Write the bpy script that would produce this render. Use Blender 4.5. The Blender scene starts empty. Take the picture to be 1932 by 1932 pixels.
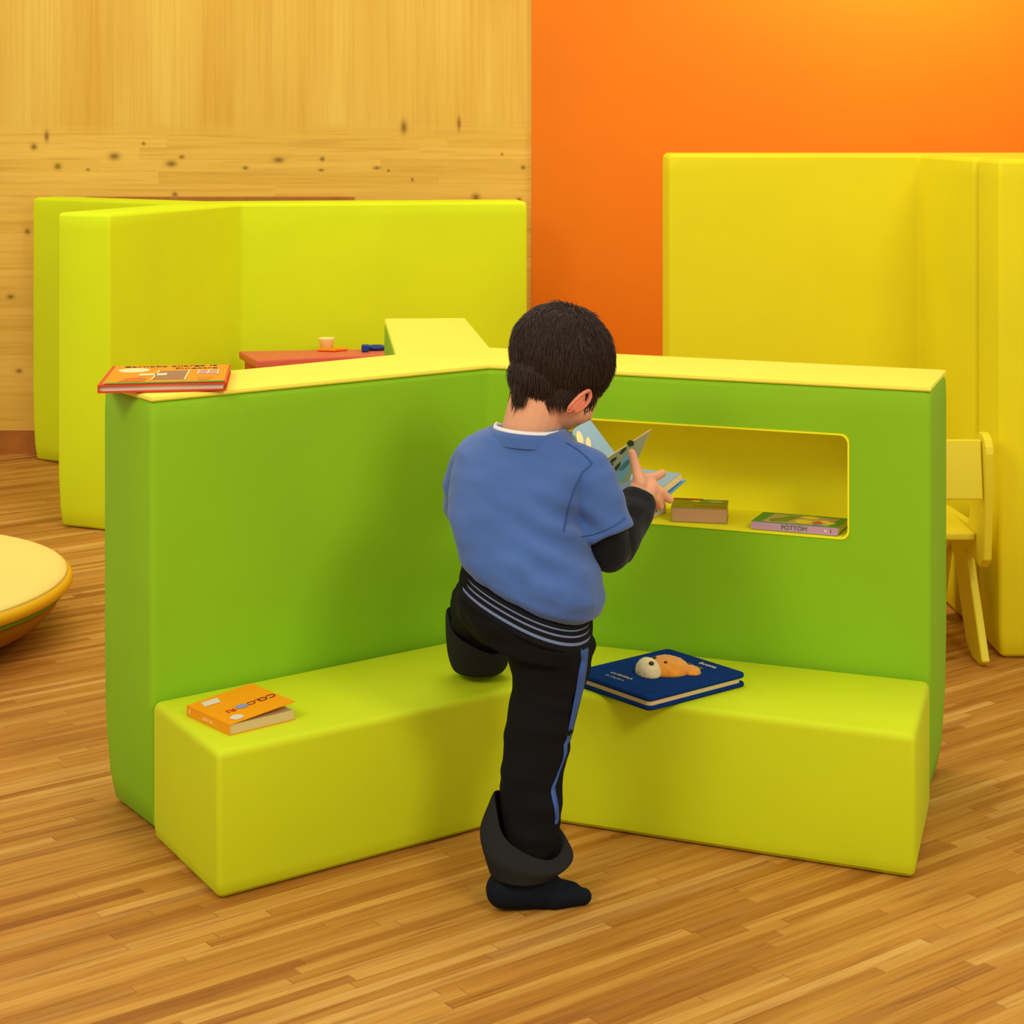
import bpy, bmesh, math, random
from mathutils import Vector, Matrix, noise
from mathutils.bvhtree import BVHTree
R = random.Random(7)
scene = bpy.context.scene
COL = scene.collection

# ---------------------------------------------------------------- camera
FOC, HOR, EYE = 3576.0, 230.0, 1.3
cam = bpy.data.cameras.new('camera'); camo = bpy.data.objects.new('camera', cam); COL.objects.link(camo)
camo.location = (0, 0, EYE); camo.rotation_euler = (math.pi/2, 0, 0)
cam.sensor_width = 36; cam.lens = 36*FOC/1932; cam.shift_y = -(966-HOR)/1932; cam.clip_start = .05
scene.camera = camo

def at(px, py, Y):                       # pixel + distance -> point in the room
    return Vector(((px-966)/FOC*Y, Y, EYE-(py-HOR)/FOC*Y))

# ---------------------------------------------------------------- world and lights
w = bpy.data.worlds.new('world'); scene.world = w; w.use_nodes = True
w.node_tree.nodes['Background'].inputs[0].default_value = (1, .965, .90, 1)
w.node_tree.nodes['Background'].inputs[1].default_value = .65
def area(loc, target, size, power, color, sy=None):
    l = bpy.data.lights.new('ceiling_light', 'AREA'); l.energy = power; l.color = color
    l.shape = 'RECTANGLE'; l.size = size; l.size_y = sy or size
    o = bpy.data.objects.new('ceiling_light', l); COL.objects.link(o); o.location = loc
    o.rotation_euler = (Vector(target)-Vector(loc)).to_track_quat('-Z', 'Y').to_euler()
LC = (1, .95, .85)
area((1.8, .5, 2.8), (0, 3.8, .4), .8, 47, LC)
area((-2.0, .9, 2.9), (.2, 4.2, .5), 1.1, 45, LC)
area((0, 4.4, 3.5), (0, 4.4, 0), 1.6, 27, LC)
area((-1.6, 5.6, 3.5), (-1.3, 6.9, .6), 1.2, 24, LC)
area((1.55, 6.8, 2.55), (1.6, 7.44, 1.75), 1.0, 24, LC, .3)
vs = scene.view_settings
vs.view_transform = 'Standard'; vs.look = 'None'; vs.gamma = 1; vs.use_curve_mapping = False; vs.exposure = 0

# ---------------------------------------------------------------- materials
def lin(c):
    f = lambda v: v/12.92 if v <= .04045 else ((v+.055)/1.055)**2.4
    return tuple(f(x/255) for x in c)+(1,)
def mat(name, rgb, rough=.7, bump=.0, scale=400, var=0, vscale=6, sheen=0, spec=.3):
    m = bpy.data.materials.new(name); m.use_nodes = True
    nt = m.node_tree; b = nt.nodes['Principled BSDF']
    b.inputs['Base Color'].default_value = lin(rgb); b.inputs['Roughness'].default_value = rough
    b.inputs['Specular IOR Level'].default_value = spec
    if sheen: b.inputs['Sheen Weight'].default_value = sheen
    tc = nt.nodes.new('ShaderNodeTexCoord')
    if bump:
        n = nt.nodes.new('ShaderNodeTexNoise'); n.inputs['Scale'].default_value = scale; n.inputs['Detail'].default_value = 3
        nt.links.new(tc.outputs['Object'], n.inputs['Vector'])
        bp = nt.nodes.new('ShaderNodeBump'); bp.inputs['Strength'].default_value = bump; bp.inputs['Distance'].default_value = .002
        nt.links.new(n.outputs['Fac'], bp.inputs['Height']); nt.links.new(bp.outputs['Normal'], b.inputs['Normal'])
    if var:
        n = nt.nodes.new('ShaderNodeTexNoise'); n.inputs['Scale'].default_value = vscale; n.inputs['Detail'].default_value = 4
        nt.links.new(tc.outputs['Object'], n.inputs['Vector'])
        r = nt.nodes.new('ShaderNodeValToRGB')
        r.color_ramp.elements[0].position = .3; r.color_ramp.elements[1].position = .7
        r.color_ramp.elements[0].color = lin(tuple(c*(1-var) for c in rgb)); r.color_ramp.elements[1].color = lin(tuple(min(255, c*(1+var)) for c in rgb))
        nt.links.new(n.outputs['Fac'], r.inputs['Fac']); nt.links.new(r.outputs['Color'], b.inputs['Base Color'])
    return m
GREEN = mat('green_fabric', (140, 190, 14), .75, .15, 900, .02, 3)
LIME = mat('lime_fabric', (204, 214, 8), .72, .15, 900, .015, 3)
LIME2 = mat('bright_lime_fabric', (220, 236, 4), .72, .15, 900, .015, 3)
YEL = mat('yellow_fabric', (240, 221, 6), .7, .15, 900, .015, 3)
PALE = mat('pale_yellow_fabric', (250, 230, 76), .75, .15, 900)
LINING = mat('mustard_lining', (250, 240, 22), .8, .1, 900)
CHAIRM = mat('yellow_painted_plywood', (238, 216, 40), .4, .05, 60)
REDT = mat('salmon_red_laminate', (222, 105, 75), .45, .05, 200)
REDE = mat('red_edge', (214, 60, 66), .45)
ORW = mat('orange_paint', (236, 122, 2), .6, .04, 40, .015, 2, spec=.2)
BROWN = mat('brown_board', (176, 112, 34), .6, .1, 60, .06, 12)
BASEB = mat('baseboard_wood', (176, 104, 30), .5, .1, 60, .06, 12)
CUSHT = mat('cream_yellow_vinyl', (254, 228, 120), .5, .1, 500)
CUSHS = mat('amber_vinyl', (244, 186, 14), .5, .1, 500)
CUSHG = mat('green_piping', (120, 160, 40), .6)
CUSHB = mat('brown_vinyl', (170, 112, 20), .6)
SKIN = mat('skin', (226, 160, 116), .55, .05, 300, .03, 14, spec=.3)
HAIR = mat('dark_brown_hair', (60, 42, 27), .6, 0, spec=.35)
SHIRT = mat('blue_jersey', (66, 98, 156), .85, .3, 1400, .05, 7, .25)
SHIRTD = mat('blue_seam', (50, 78, 134), .85, .2, 1400)
WHITE = mat('white_cotton', (236, 224, 206), .85, .2, 900)
BLACK = mat('black_jersey', (18, 18, 19), .9, .3, 900, 0, sheen=.1, spec=.15)
PANTS = mat('black_trouser_cloth', (20, 19, 19), .92, .3, 900, spec=.12)
CUFF = mat('charcoal_lining', (38, 37, 34), .95, .3, 700, spec=.12)
STRIPE = mat('blue_stripe', (58, 92, 160), .7, .2, 700)
BANDL = mat('grey_blue_rib', (112, 128, 164), .85, .2, 900)
BANDD = mat('black_rib', (20, 21, 22), .9, .2, 900, spec=.15)
SOCK = mat('navy_black_sock', (20, 24, 29), .95, .5, 500, spec=.12)
ORBOOK = mat('orange_cover', (240, 150, 8), .4)
REDB = mat('red_board', (216, 62, 20), .45)
GREENC = mat('green_strip', (74, 136, 36), .5)
PAGE = mat('cream_page_edges', (220, 190, 130), .8, .4, 300)
PAGEW = mat('pale_page_edges', (216, 200, 170), .8, .3, 300)
CREAM = mat('cream_print', (252, 224, 150), .6)
GREYP = mat('grey_brown_print', (160, 118, 78), .6)
INK = mat('dark_ink', (70, 48, 24), .7)
INKG = mat('green_ink', (60, 100, 70), .7)
NAVY = mat('navy_felt', (16, 50, 106), .95, .5, 500, .05, 30, 0, spec=.06)
BEAR = mat('orange_plush', (240, 152, 34), .95, 1.0, 260, .06, 60, .3)
BEARM = mat('cream_plush', (240, 216, 160), .95, 1.0, 260, .04, 60, .3)
BLUEP = mat('pale_blue_page', (150, 180, 184), .5)
BLUEC = mat('blue_cover', (110, 165, 205), .45)
LEAF = mat('leaf_green_print', (120, 150, 20), .6)
LEAFD = mat('dark_green_print', (62, 80, 34), .6)
TEAL = mat('teal_print', (130, 196, 204), .6)
LILAC = mat('lilac_spine', (196, 150, 172), .6)
BOOKG = mat('green_cover', (84, 150, 40), .5)
BOOKO = mat('olive_cover', (150, 146, 20), .5)
BEIGE = mat('beige_print', (200, 166, 100), .6)
YELP = mat('yellow_print', (240, 214, 20), .6)
REDP = mat('red_print', (220, 84, 26), .6)
LAVP = mat('grey_blue_print', (140, 140, 170), .6)
BLUET = mat('dark_blue_plastic', (28, 60, 130), .35)
ORT = mat('orange_plastic', (250, 150, 10), .4)
CRT = mat('cream_plastic', (252, 236, 150), .4)
EARR = mat('ear_skin', (226, 132, 96), .55)

def nodes(m):
    nt = m.node_tree; nt.nodes.clear()
    o = nt.nodes.new('ShaderNodeOutputMaterial'); b = nt.nodes.new('ShaderNodeBsdfPrincipled'); nt.links.new(b.outputs[0], o.inputs[0])
    return nt, b
class N:                                  # tiny node-expression helper
    def __init__(s, nt): s.nt = nt
    def m(s, op, a, b=None, c=None):
        n = s.nt.nodes.new('ShaderNodeMath'); n.operation = op
        for i, v in enumerate((a, b, c)):
            if v is None: continue
            if isinstance(v, (int, float)): n.inputs[i].default_value = v
            else: s.nt.links.new(v, n.inputs[i])
        return n.outputs[0]
    def xyz(s, x, y, z):
        n = s.nt.nodes.new('ShaderNodeCombineXYZ')
        for i, v in enumerate((x, y, z)):
            if isinstance(v, (int, float)): n.inputs[i].default_value = v
            else: s.nt.links.new(v, n.inputs[i])
        return n.outputs[0]
    def white(s, v):
        n = s.nt.nodes.new('ShaderNodeTexWhiteNoise'); n.noise_dimensions = '3D'; s.nt.links.new(v, n.inputs['Vector']); return n.outputs['Value']
    def noise(s, v, sc, det=4, rough=.5):
        n = s.nt.nodes.new('ShaderNodeTexNoise'); n.inputs['Scale'].default_value = sc; n.inputs['Detail'].default_value = det
        n.inputs['Roughness'].default_value = rough; s.nt.links.new(v, n.inputs['Vector']); return n.outputs['Fac']
    def ramp(s, f, stops):
        n = s.nt.nodes.new('ShaderNodeValToRGB'); s.nt.links.new(f, n.inputs[0]); e = n.color_ramp.elements
        while len(e) < len(stops): e.new(.5)
        for k, (p, c) in enumerate(stops): e[k].position = p; e[k].color = lin(c)
        return n.outputs[0]
    def mix(s, f, a, b, mode='MIX'):
        n = s.nt.nodes.new('ShaderNodeMix'); n.data_type = 'RGBA'; n.blend_type = mode
        for i, v in ((0, f), (6, a), (7, b)):
            if isinstance(v, (int, float)): n.inputs[i].default_value = v
            elif isinstance(v, tuple): n.inputs[i].default_value = v
            else: s.nt.links.new(v, n.inputs[i])
        return n.outputs[2]
    def sep(s, v):
        n = s.nt.nodes.new('ShaderNodeSeparateXYZ'); s.nt.links.new(v, n.inputs[0]); return n.outputs

def floor_mat():
    m = bpy.data.materials.new('strip_parquet'); m.use_nodes = True
    nt, b = nodes(m); e = N(nt)
    tc = nt.nodes.new('ShaderNodeTexCoord'); mp = nt.nodes.new('ShaderNodeMapping')
    mp.vector_type = 'TEXTURE'; mp.inputs['Rotation'].default_value = (0, 0, math.radians(37.5))
    nt.links.new(tc.outputs['Object'], mp.inputs[0]); x, y, z = e.sep(mp.outputs[0])
    W, L = .0235, .62
    row = e.m('FLOOR', e.m('DIVIDE', y, W)); off = e.white(e.xyz(row, 3.1, 0))
    u = e.m('ADD', e.m('DIVIDE', x, L), e.m('MULTIPLY', off, 7.0)); colm = e.m('FLOOR', u)
    rnd = e.white(e.xyz(row, colm, 1.7)); rnd2 = e.white(e.xyz(row, colm, 9.3))
    g = e.noise(e.xyz(e.m('ADD', e.m('MULTIPLY', x, 3.0), e.m('MULTIPLY', rnd, 40)), e.m('MULTIPLY', y, 70), e.m('MULTIPLY', rnd2, 9)), 1.6, 5, .6)
    g2 = e.noise(e.xyz(e.m('MULTIPLY', x, 1.4), e.m('MULTIPLY', y, 22), 5.0), 1.0, 3)
    base = e.ramp(rnd, [(0, (182, 122, 40)), (.25, (198, 138, 52)), (.55, (206, 148, 60)), (.8, (214, 158, 70)), (1, (226, 176, 90))])
    c = e.mix(e.m('MULTIPLY', e.m('GREATER_THAN', rnd2, .93), .4), base, lin((146, 78, 28)))
    gr = e.ramp(g, [(.28, (150, 86, 24)), (.46, (236, 218, 190)), (.7, (255, 255, 255))])
    c = e.mix(.6, c, gr, 'MULTIPLY')
    gr2 = e.ramp(g2, [(.3, (214, 190, 160)), (.6, (255, 255, 255))])
    c = e.mix(.6, c, gr2, 'MULTIPLY')
    fy = e.m('FRACT', e.m('DIVIDE', y, W)); fx = e.m('FRACT', u)
    gap = e.m('MAXIMUM', e.m('LESS_THAN', fy, .035), e.m('LESS_THAN', fx, .004))
    c = e.mix(e.m('MULTIPLY', gap, .38), c, lin((96, 54, 14)))
    nt.links.new(c, b.inputs['Base Color']); b.inputs['Roughness'].default_value = .5; b.inputs['Specular IOR Level'].default_value = .25
    return m
FLOOR = floor_mat()
WALLY = 7.44
KN = [(88, 257, 5, 12), (64, 277, 7, 7), (271, 271, 4, 4), (216, 295, 12, 8), (109, 314, 8, 7), (323, 309, 12, 7), (343, 296, 6, 4), (463, 317, 6, 4), (166, 320, 4, 3),
      (330, 367, 6, 5), (526, 302, 12, 6), (608, 300, 5, 5), (606, 321, 6, 3), (711, 317, 8, 4), (733, 322, 3, 3), (778, 339, 3, 4), (947, 291, 3, 3), (987, 316, 5, 5),
      (898, 372, 9, 8), (979, 377, 6, 5), (866, 233, 4, 14), (762, 240, 7, 14), (52, 437, 6, 6), (20, 560, 8, 5), (36, 700, 7, 5)]
def wall_mat():
    m = bpy.data.materials.new('spruce_boards'); m.use_nodes = True
    nt, b = nodes(m); e = N(nt)
    tc = nt.nodes.new('ShaderNodeTexCoord'); x, y, z = e.sep(tc.outputs['Object'])
    zz = e.m('ADD', z, e.m('MULTIPLY', e.m('SUBTRACT', e.noise(e.xyz(e.m('MULTIPLY', x, 9), 0.0, 0.0), 1, 4), .5), .10))
    up = nt.nodes.new('ShaderNodeMapRange'); up.interpolation_type = 'SMOOTHSTEP'; nt.links.new(zz, up.inputs[0]); up.inputs[1].default_value = 1.23; up.inputs[2].default_value = 1.32; upf = up.outputs[0]
    # horizontal boards
    H = .048
    row = e.m('FLOOR', e.m('DIVIDE', z, H)); off = e.white(e.xyz(row, 2.2, 0))
    colm = e.m('FLOOR', e.m('ADD', e.m('DIVIDE', x, 1.1), e.m('MULTIPLY', off, 5)))
    rnd = e.white(e.xyz(row, colm, 4.4))
    hg = e.noise(e.xyz(e.m('ADD', e.m('MULTIPLY', x, 1.6), e.m('MULTIPLY', rnd, 20)), 0.0, e.m('MULTIPLY', z, 42)), 1.4, 5, .6)
    hb = e.ramp(rnd, [(0, (230, 184, 72)), (.5, (236, 190, 78)), (1, (242, 197, 86))])
    hc = e.mix(.5, hb, e.ramp(hg, [(.3, (214, 176, 120)), (.5, (248, 242, 230)), (.7, (255, 255, 255))]), 'MULTIPLY')
    seam = e.m('LESS_THAN', e.m('FRACT', e.m('DIVIDE', z, H)), .05)
    hc = e.mix(e.m('MULTIPLY', seam, .10), hc, lin((150, 92, 24)))
    # vertical streaks above
    vg = e.noise(e.xyz(e.m('MULTIPLY', x, 46), 0.0, e.m('MULTIPLY', z, .8)), 1.3, 5, .7)
    vg2 = e.noise(e.xyz(e.m('MULTIPLY', x, 4), 0.0, e.m('MULTIPLY', z, .7)), 1.0, 2)
    vc = e.mix(.5, lin((235, 196, 86)), e.ramp(vg, [(.3, (236, 206, 140)), (.55, (255, 250, 240)), (.75, (255, 255, 255))]), 'MULTIPLY')
    vc = e.mix(.7, vc, e.ramp(vg2, [(.35, (240, 216, 170)), (.65, (255, 255, 255))]), 'MULTIPLY')
    c = e.mix(upf, hc, vc)
    for (px, py, rx, ry) in KN:
        p = at(px, py, WALLY)
        dx = e.m('DIVIDE', e.m('SUBTRACT', x, p.x), rx/FOC*WALLY); dz = e.m('DIVIDE', e.m('SUBTRACT', z, p.z), ry/FOC*WALLY)
        d = e.m('ADD', e.m('MULTIPLY', dx, dx), e.m('MULTIPLY', dz, dz))
        f = e.m('MULTIPLY', e.m('POWER', 2.718, e.m('MULTIPLY', d, -1.3)), .8)
        c = e.mix(f, c, lin((112, 62, 14)))
    nt.links.new(c, b.inputs['Base Color']); b.inputs['Roughness'].default_value = .6; b.inputs['Specular IOR Level'].default_value = .2
    return m
WOOD = wall_mat()

# ---------------------------------------------------------------- object helpers
def tag(o, label=None, cat=None, group=None, kind=None):
    if label: o['label'] = label
    if cat: o['category'] = cat
    if group: o['group'] = group
    if kind: o['kind'] = kind
    return o
def thing(name, label, cat, loc, group=None):
    o = bpy.data.objects.new(name, None); COL.objects.link(o); o.location = loc; o.empty_display_size = .05
    return tag(o, label, cat, group)
bpy.context.view_layer.update()
def obj(name, bm, m, parent=None, smooth=False, mods=None, label=None):
    """world-space mesh -> object, origin at the parent's (or mesh base)"""
    me = bpy.data.meshes.new(name); bm.to_mesh(me); bm.free()
    for mm in (m if isinstance(m, (list, tuple)) else [m]): me.materials.append(mm)
    if smooth:
        for p in me.polygons: p.use_smooth = True
    o = bpy.data.objects.new(name, me); COL.objects.link(o)
    if mods:
        for t, kw in mods:
            md = o.modifiers.new(t, t)
            for k, v in kw.items(): setattr(md, k, v)
        bake(o)
    base = None
    if parent is not None:
        root = parent
        base = Vector((0, 0, 0)); q = parent
        while q is not None: base += q.location; q = q.parent
        o.parent = parent
        for v in o.data.vertices: v.co -= base
    else:
        cs = [v.co for v in o.data.vertices]
        base = Vector(((min(c.x for c in cs)+max(c.x for c in cs))/2, (min(c.y for c in cs)+max(c.y for c in cs))/2, min(c.z for c in cs)))
        for v in o.data.vertices: v.co -= base
        o.location = base
    if label: o['label'] = label
    return o
def bake(o):
    dg = bpy.context.evaluated_depsgraph_get(); dg.update()
    me = bpy.data.meshes.new_from_object(o.evaluated_get(dg)); o.modifiers.clear(); o.data = me
def bevel(wd=.01, seg=3, ang=30): return ('BEVEL', dict(width=wd, segments=seg, limit_method='ANGLE', angle_limit=math.radians(ang), harden_normals=False))
def smooth_by_angle(o, ang=40):
    for p in o.data.polygons: p.use_smooth = True
    bm = bmesh.new(); bm.from_mesh(o.data)
    for e in bm.edges:
        if len(e.link_faces) == 2 and e.calc_face_angle(0) > math.radians(ang): e.smooth = False
    bm.to_mesh(o.data); bm.free()
def inset(poly, d):
    n = len(poly); out = []
    A = sum(poly[i][0]*poly[(i+1) % n][1]-poly[(i+1) % n][0]*poly[i][1] for i in range(n))
    s = 1 if A > 0 else -1
    for i in range(n):
        p0, p1, p2 = Vector(poly[i-1]), Vector(poly[i]), Vector(poly[(i+1) % n])
        a, b = (p1-p0).normalized(), (p2-p1).normalized()
        na, nb = Vector((-a.y, a.x))*s, Vector((-b.y, b.x))*s
        m = na+nb; out.append(tuple(p1+m*(d/(1+na.dot(nb)))))
    return out
def rings_bm(rings, caps=True, mi=None):
    bm = bmesh.new(); vs_ = [[bm.verts.new(p) for p in r] for r in rings]; n = len(rings[0])
    for k in range(len(rings)-1):
        for i in range(n):
            f = bm.faces.new((vs_[k][i], vs_[k][(i+1) % n], vs_[k+1][(i+1) % n], vs_[k+1][i]))
            if mi: f.material_index = mi(k)
    if caps:
        bm.faces.new(vs_[0][::-1]); bm.faces.new(vs_[-1])
    bmesh.ops.recalc_face_normals(bm, faces=bm.faces); return bm
def prism(poly, prof):
    return rings_bm([[(x, y, z) for x, y in inset(poly, d)] for z, d in prof])
def box(c, s, rz=0):
    bm = bmesh.new(); bmesh.ops.create_cube(bm, size=1)
    bmesh.ops.transform(bm, matrix=Matrix.Translation(c) @ Matrix.Rotation(rz, 4, 'Z') @ Matrix.Diagonal((*s, 1)), verts=bm.verts); return bm
def slab(quad, th, n=None):
    """thin board from a 3D quad, thickness th along -normal"""
    q = [Vector(p) for p in quad]
    nn = n or ((q[1]-q[0]).cross(q[3]-q[0])).normalized()
    return rings_bm([q, [p-nn*th for p in q]])
def frame_pt(q, u, v, h=0):
    """bilinear point on quad (q0 origin, q1 along u, q3 along v) lifted by h along its normal"""
    q = [Vector(p) for p in q]
    p = q[0].lerp(q[1], u).lerp(q[3].lerp(q[2], u), v)
    n = ((q[1]-q[0]).cross(q[3]-q[0])).normalized()
    return p+n*h
def patch(q, pts, h=.0006, th=.0004):
    """flat printed shape lying on a quad: pts in (u,v)"""
    top = [frame_pt(q, u, v, h) for u, v in pts]; bot = [frame_pt(q, u, v, h-th) for u, v in pts]
    return rings_bm([bot, top])
def ell(cu, cv, ru, rv, n=20): return [(cu+ru*math.cos(a*2*math.pi/n), cv+rv*math.sin(a*2*math.pi/n)) for a in range(n)]
def text_on(name, s, q, u, v, hgt, m, parent, flip=False, spin=0, squash=1, h=.0008):
    cu = bpy.data.curves.new(name, 'FONT'); cu.body = s; cu.size = hgt; cu.extrude = .0003; cu.align_x = 'CENTER'; cu.align_y = 'CENTER'
    t = bpy.data.objects.new(name, cu); COL.objects.link(t)
    dg = bpy.context.evaluated_depsgraph_get(); dg.update()
    me = bpy.data.meshes.new_from_object(t.evaluated_get(dg)); bpy.data.objects.remove(t)
    Q = [Vector(p) for p in q]; ex = (Q[1]-Q[0]).normalized(); nz = (Q[1]-Q[0]).cross(Q[3]-Q[0]).normalized(); ey = nz.cross(ex)
    r = Matrix((ex, ey, nz)).transposed().to_4x4()
    M = Matrix.Translation(frame_pt(q, u, v, h)) @ r @ Matrix.Rotation(spin, 4, 'Z') @ Matrix.Diagonal((squash, 1, 1, 1))
    me.transform(M); bm = bmesh.new(); bm.from_mesh(me); bpy.data.meshes.remove(me)
    return obj(name, bm, m, parent)
def joinbm(*bms):
    out = bmesh.new()
    for b in bms:
        me = bpy.data.meshes.new('t'); b.to_mesh(me); b.free(); out.from_mesh(me); bpy.data.meshes.remove(me)
    return out

# ---------------------------------------------------------------- the room
XO = (1003-966)/FOC*WALLY
def struct(name, bm, m): return tag(obj(name, bm, m), kind='structure')
fl = struct('floor', box((0, 3.6, -.03), (9, 8.2, .06)), FLOOR)
fl.data.transform(Matrix.Translation(fl.location)); fl.location = (0, 0, 0)
wl = struct('wall_back', box(((-4.5+XO)/2, WALLY+.06, 1.75), (XO+4.5, .12, 3.5)), WOOD)
wl.data.transform(Matrix.Translation(wl.location)); wl.location = (0, 0, 0)
struct('wall_back', box(((4.5+XO)/2, WALLY+.05, 1.75), (4.5-XO, .12, 3.5)), ORW)
struct('baseboard_back', box(((-4.5+XO)/2, WALLY-.0085, .045), (XO+4.5, .015, .09)), BASEB)
rl = obj('wall_rail', box(((at(165, 0, WALLY).x+at(667, 0, WALLY-.03).x)/2, WALLY-.0165, .965), (at(667, 0, WALLY-.03).x-at(165, 0, WALLY).x, .031, .084)), BROWN, mods=[bevel(.002, 2)])
tag(rl, 'brown wooden board fixed to the timber wall behind the lime foam screen', 'wall board')

# ---------------------------------------------------------------- foam furniture
def prof(h, b=.02, t=.0): return [(0, b+.006), (.012, b*.8), (.06, b*.4), (.16, b*.1), (.28, 0), (h-.05, 0), (h-.012, .001), (h, .004+t)]
LE, F_, RE = (-.655, 3.44), (-.045, 3.905), (.79, 3.57)
star = [LE, F_, RE, (.877, 3.822), (-.048, 4.200), (-.118, 4.83), (-.325, 4.82), (-.251, 4.075), (-.784, 3.632)]
S = thing('foam_partition', 'low green three-winged foam screen with pale yellow top and cut-out shelf', 'foam screen', (-.06, 3.98, 0))
HP = .80
body = obj('body', prism(star, prof(HP-.006)), GREEN)
body.data.transform(Matrix.Translation(body.location)); body.location = (0, 0, 0)
ru = Vector((RE[0]-F_[0], RE[1]-F_[1], 0)); rlen = ru.length; ru.normalize(); rn = Vector((-ru.y, ru.x, 0))   # rn points into the foam
def R3(t, d, z): return Vector((F_[0], F_[1], 0))+ru*t+rn*d+Vector((0, 0, z))
N0, N1, NZ0, NZ1, ND = .15, .745, .499, .703, .19
def round_rect(x0, x1, z0, z1, r, n=5):
    out = []
    for cx, cz, a0 in ((x1-r, z0+r, -90), (x1-r, z1-r, 0), (x0+r, z1-r, 90), (x0+r, z0+r, 180)):
        for k in range(n+1):
            a = math.radians(a0+90*k/n); out.append((cx+r*math.cos(a), cz+r*math.sin(a)))
    return out
rr = round_rect(N0, N1, NZ0, NZ1, .016)
cut = obj('cutter', rings_bm([[R3(t, -.05, z) for t, z in rr], [R3(t, ND, z) for t, z in rr]]), GREEN)
cut.data.transform(Matrix.Translation(cut.location)); cut.location = (0, 0, 0)
for p in body.data.polygons: pass
md = body.modifiers.new('bev', 'BEVEL'); md.width = .014; md.segments = 3; md.limit_method = 'ANGLE'; md.angle_limit = math.radians(35)
md = body.modifiers.new('cut', 'BOOLEAN'); md.object = cut; md.operation = 'DIFFERENCE'; md.solver = 'EXACT'
bake(body); bpy.data.objects.remove(cut)
for v in body.data.vertices: v.co -= S.location
body.parent = S; smooth_by_angle(body, 35)
# yellow lining of the cut-out shelf
def ring_off(o, d): return [R3(t, d, z) for t, z in round_rect(N0+o, N1-o, NZ0+o, NZ1-o, .016)]
lin_ = rings_bm([ring_off(.0005, -.002), ring_off(.0005, ND-.0005), ring_off(.004, ND-.004), ring_off(.004, -.002)], caps=False)
lv = list(lin_.verts)
n_ = len(rr)
lin_.faces.new(lv[2*n_:3*n_]); lin_.faces.new(lv[n_:2*n_][::-1])
for i in range(n_): lin_.faces.new((lv[i], lv[(i+1) % n_], lv[3*n_+(i+1) % n_], lv[3*n_+i]))
bmesh.ops.recalc_face_normals(lin_, faces=lin_.faces)
obj('shelf_lining', lin_, LINING, S)
tp = obj('top_panel', prism(star, [(HP-.009, .0028), (HP-.006, .0006), (HP-.001, .002), (HP+.001, .010)]), PALE, S, label='pale yellow top')
smooth_by_angle(tp, 50)

Bn = [(-.49, 3.155), (.022, 3.530), (.691, 3.243), (.7855, 3.563), (-.045, 3.8965), (-.6515, 3.4345)]
bb = obj('foam_bench', prism(Bn, [(0, .008), (.01, .003), (.03, 0), (.235, 0), (.25, .002)]), LIME, mods=[bevel(.013, 4, 35)])
tag(bb, 'lime green angled foam bench wrapped around the front of the green screen', 'bench'); smooth_by_angle(bb, 45)

st2 = [(-1.46, 6.08), (-1.274, 6.0), (-.967, 6.77), (.056, 6.92), (.027, 7.118), (-1.119, 6.951), (-1.765, 7.395), (-1.845, 7.285), (-1.165, 6.825)]
b2 = obj('foam_partition', prism(st2, prof(1.01, .012)), LIME2, mods=[bevel(.018, 3, 35)])
tag(b2, 'lime yellow three-winged foam screen standing against the timber wall', 'foam screen'); smooth_by_angle(b2, 45)

L3 = [(.441, 5.33), (1.15, 5.33), (1.168, 4.80), (1.40, 4.80), (1.40, 5.33), (2.0, 5.33), (2.0, 5.56), (.441, 5.56)]
b3 = obj('foam_partition', prism(L3, prof(1.21, .012)), YEL, mods=[bevel(.02, 4, 35)])
tag(b3, 'tall yellow foam screen with a projecting wing before the orange wall', 'foam screen'); smooth_by_angle(b3, 45)
b4 = obj('foam_partition', prism([(1.177, 4.585), (1.75, 4.585), (1.75, 4.79), (1.177, 4.79)], prof(1.21, .006)), YEL, mods=[bevel(.012, 3, 35)])
tag(b4, 'yellow foam slab cut by the right edge, directly behind the plywood chair', 'foam screen'); smooth_by_angle(b4, 45)

# round floor cushion, turned profile
def lathe(c, prof_, n=72, mi=None, sq=1.0):
    rings = [[(c[0]+r*math.cos(2*math.pi*i/n), c[1]+r*math.sin(2*math.pi*i/n)*sq, c[2]+z) for i in range(n)] for r, z in prof_]
    return rings_bm(rings, True, mi)
cc = (-1.752, 4.75, 0); K = thing('floor_cushion', 'round cream-topped yellow floor cushion with green piping, cut by left edge', 'cushion', cc)
obj('base', lathe(cc, [(.40, 0), (.50, .012), (.565, .040), (.598, .075), (.606, .099)]), CUSHB, K, True, label='brown curved underside')
obj('piping', lathe(cc, [(.604, .097), (.615, .100), (.619, .105), (.615, .111), (.606, .113)]), CUSHG, K, True, label='green piping')
obj('side_band', lathe(cc, [(.606, .112), (.627, .115), (.635, .124), (.634, .136), (.624, .146)]), CUSHS, K, True, label='amber side band')
obj('top', lathe(cc, [(.624, .145), (.618, .152), (.60, .158), (.54, .162), (.3, .165), (.02, .166)]), CUSHT, K, True, label='cream top')

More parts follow.
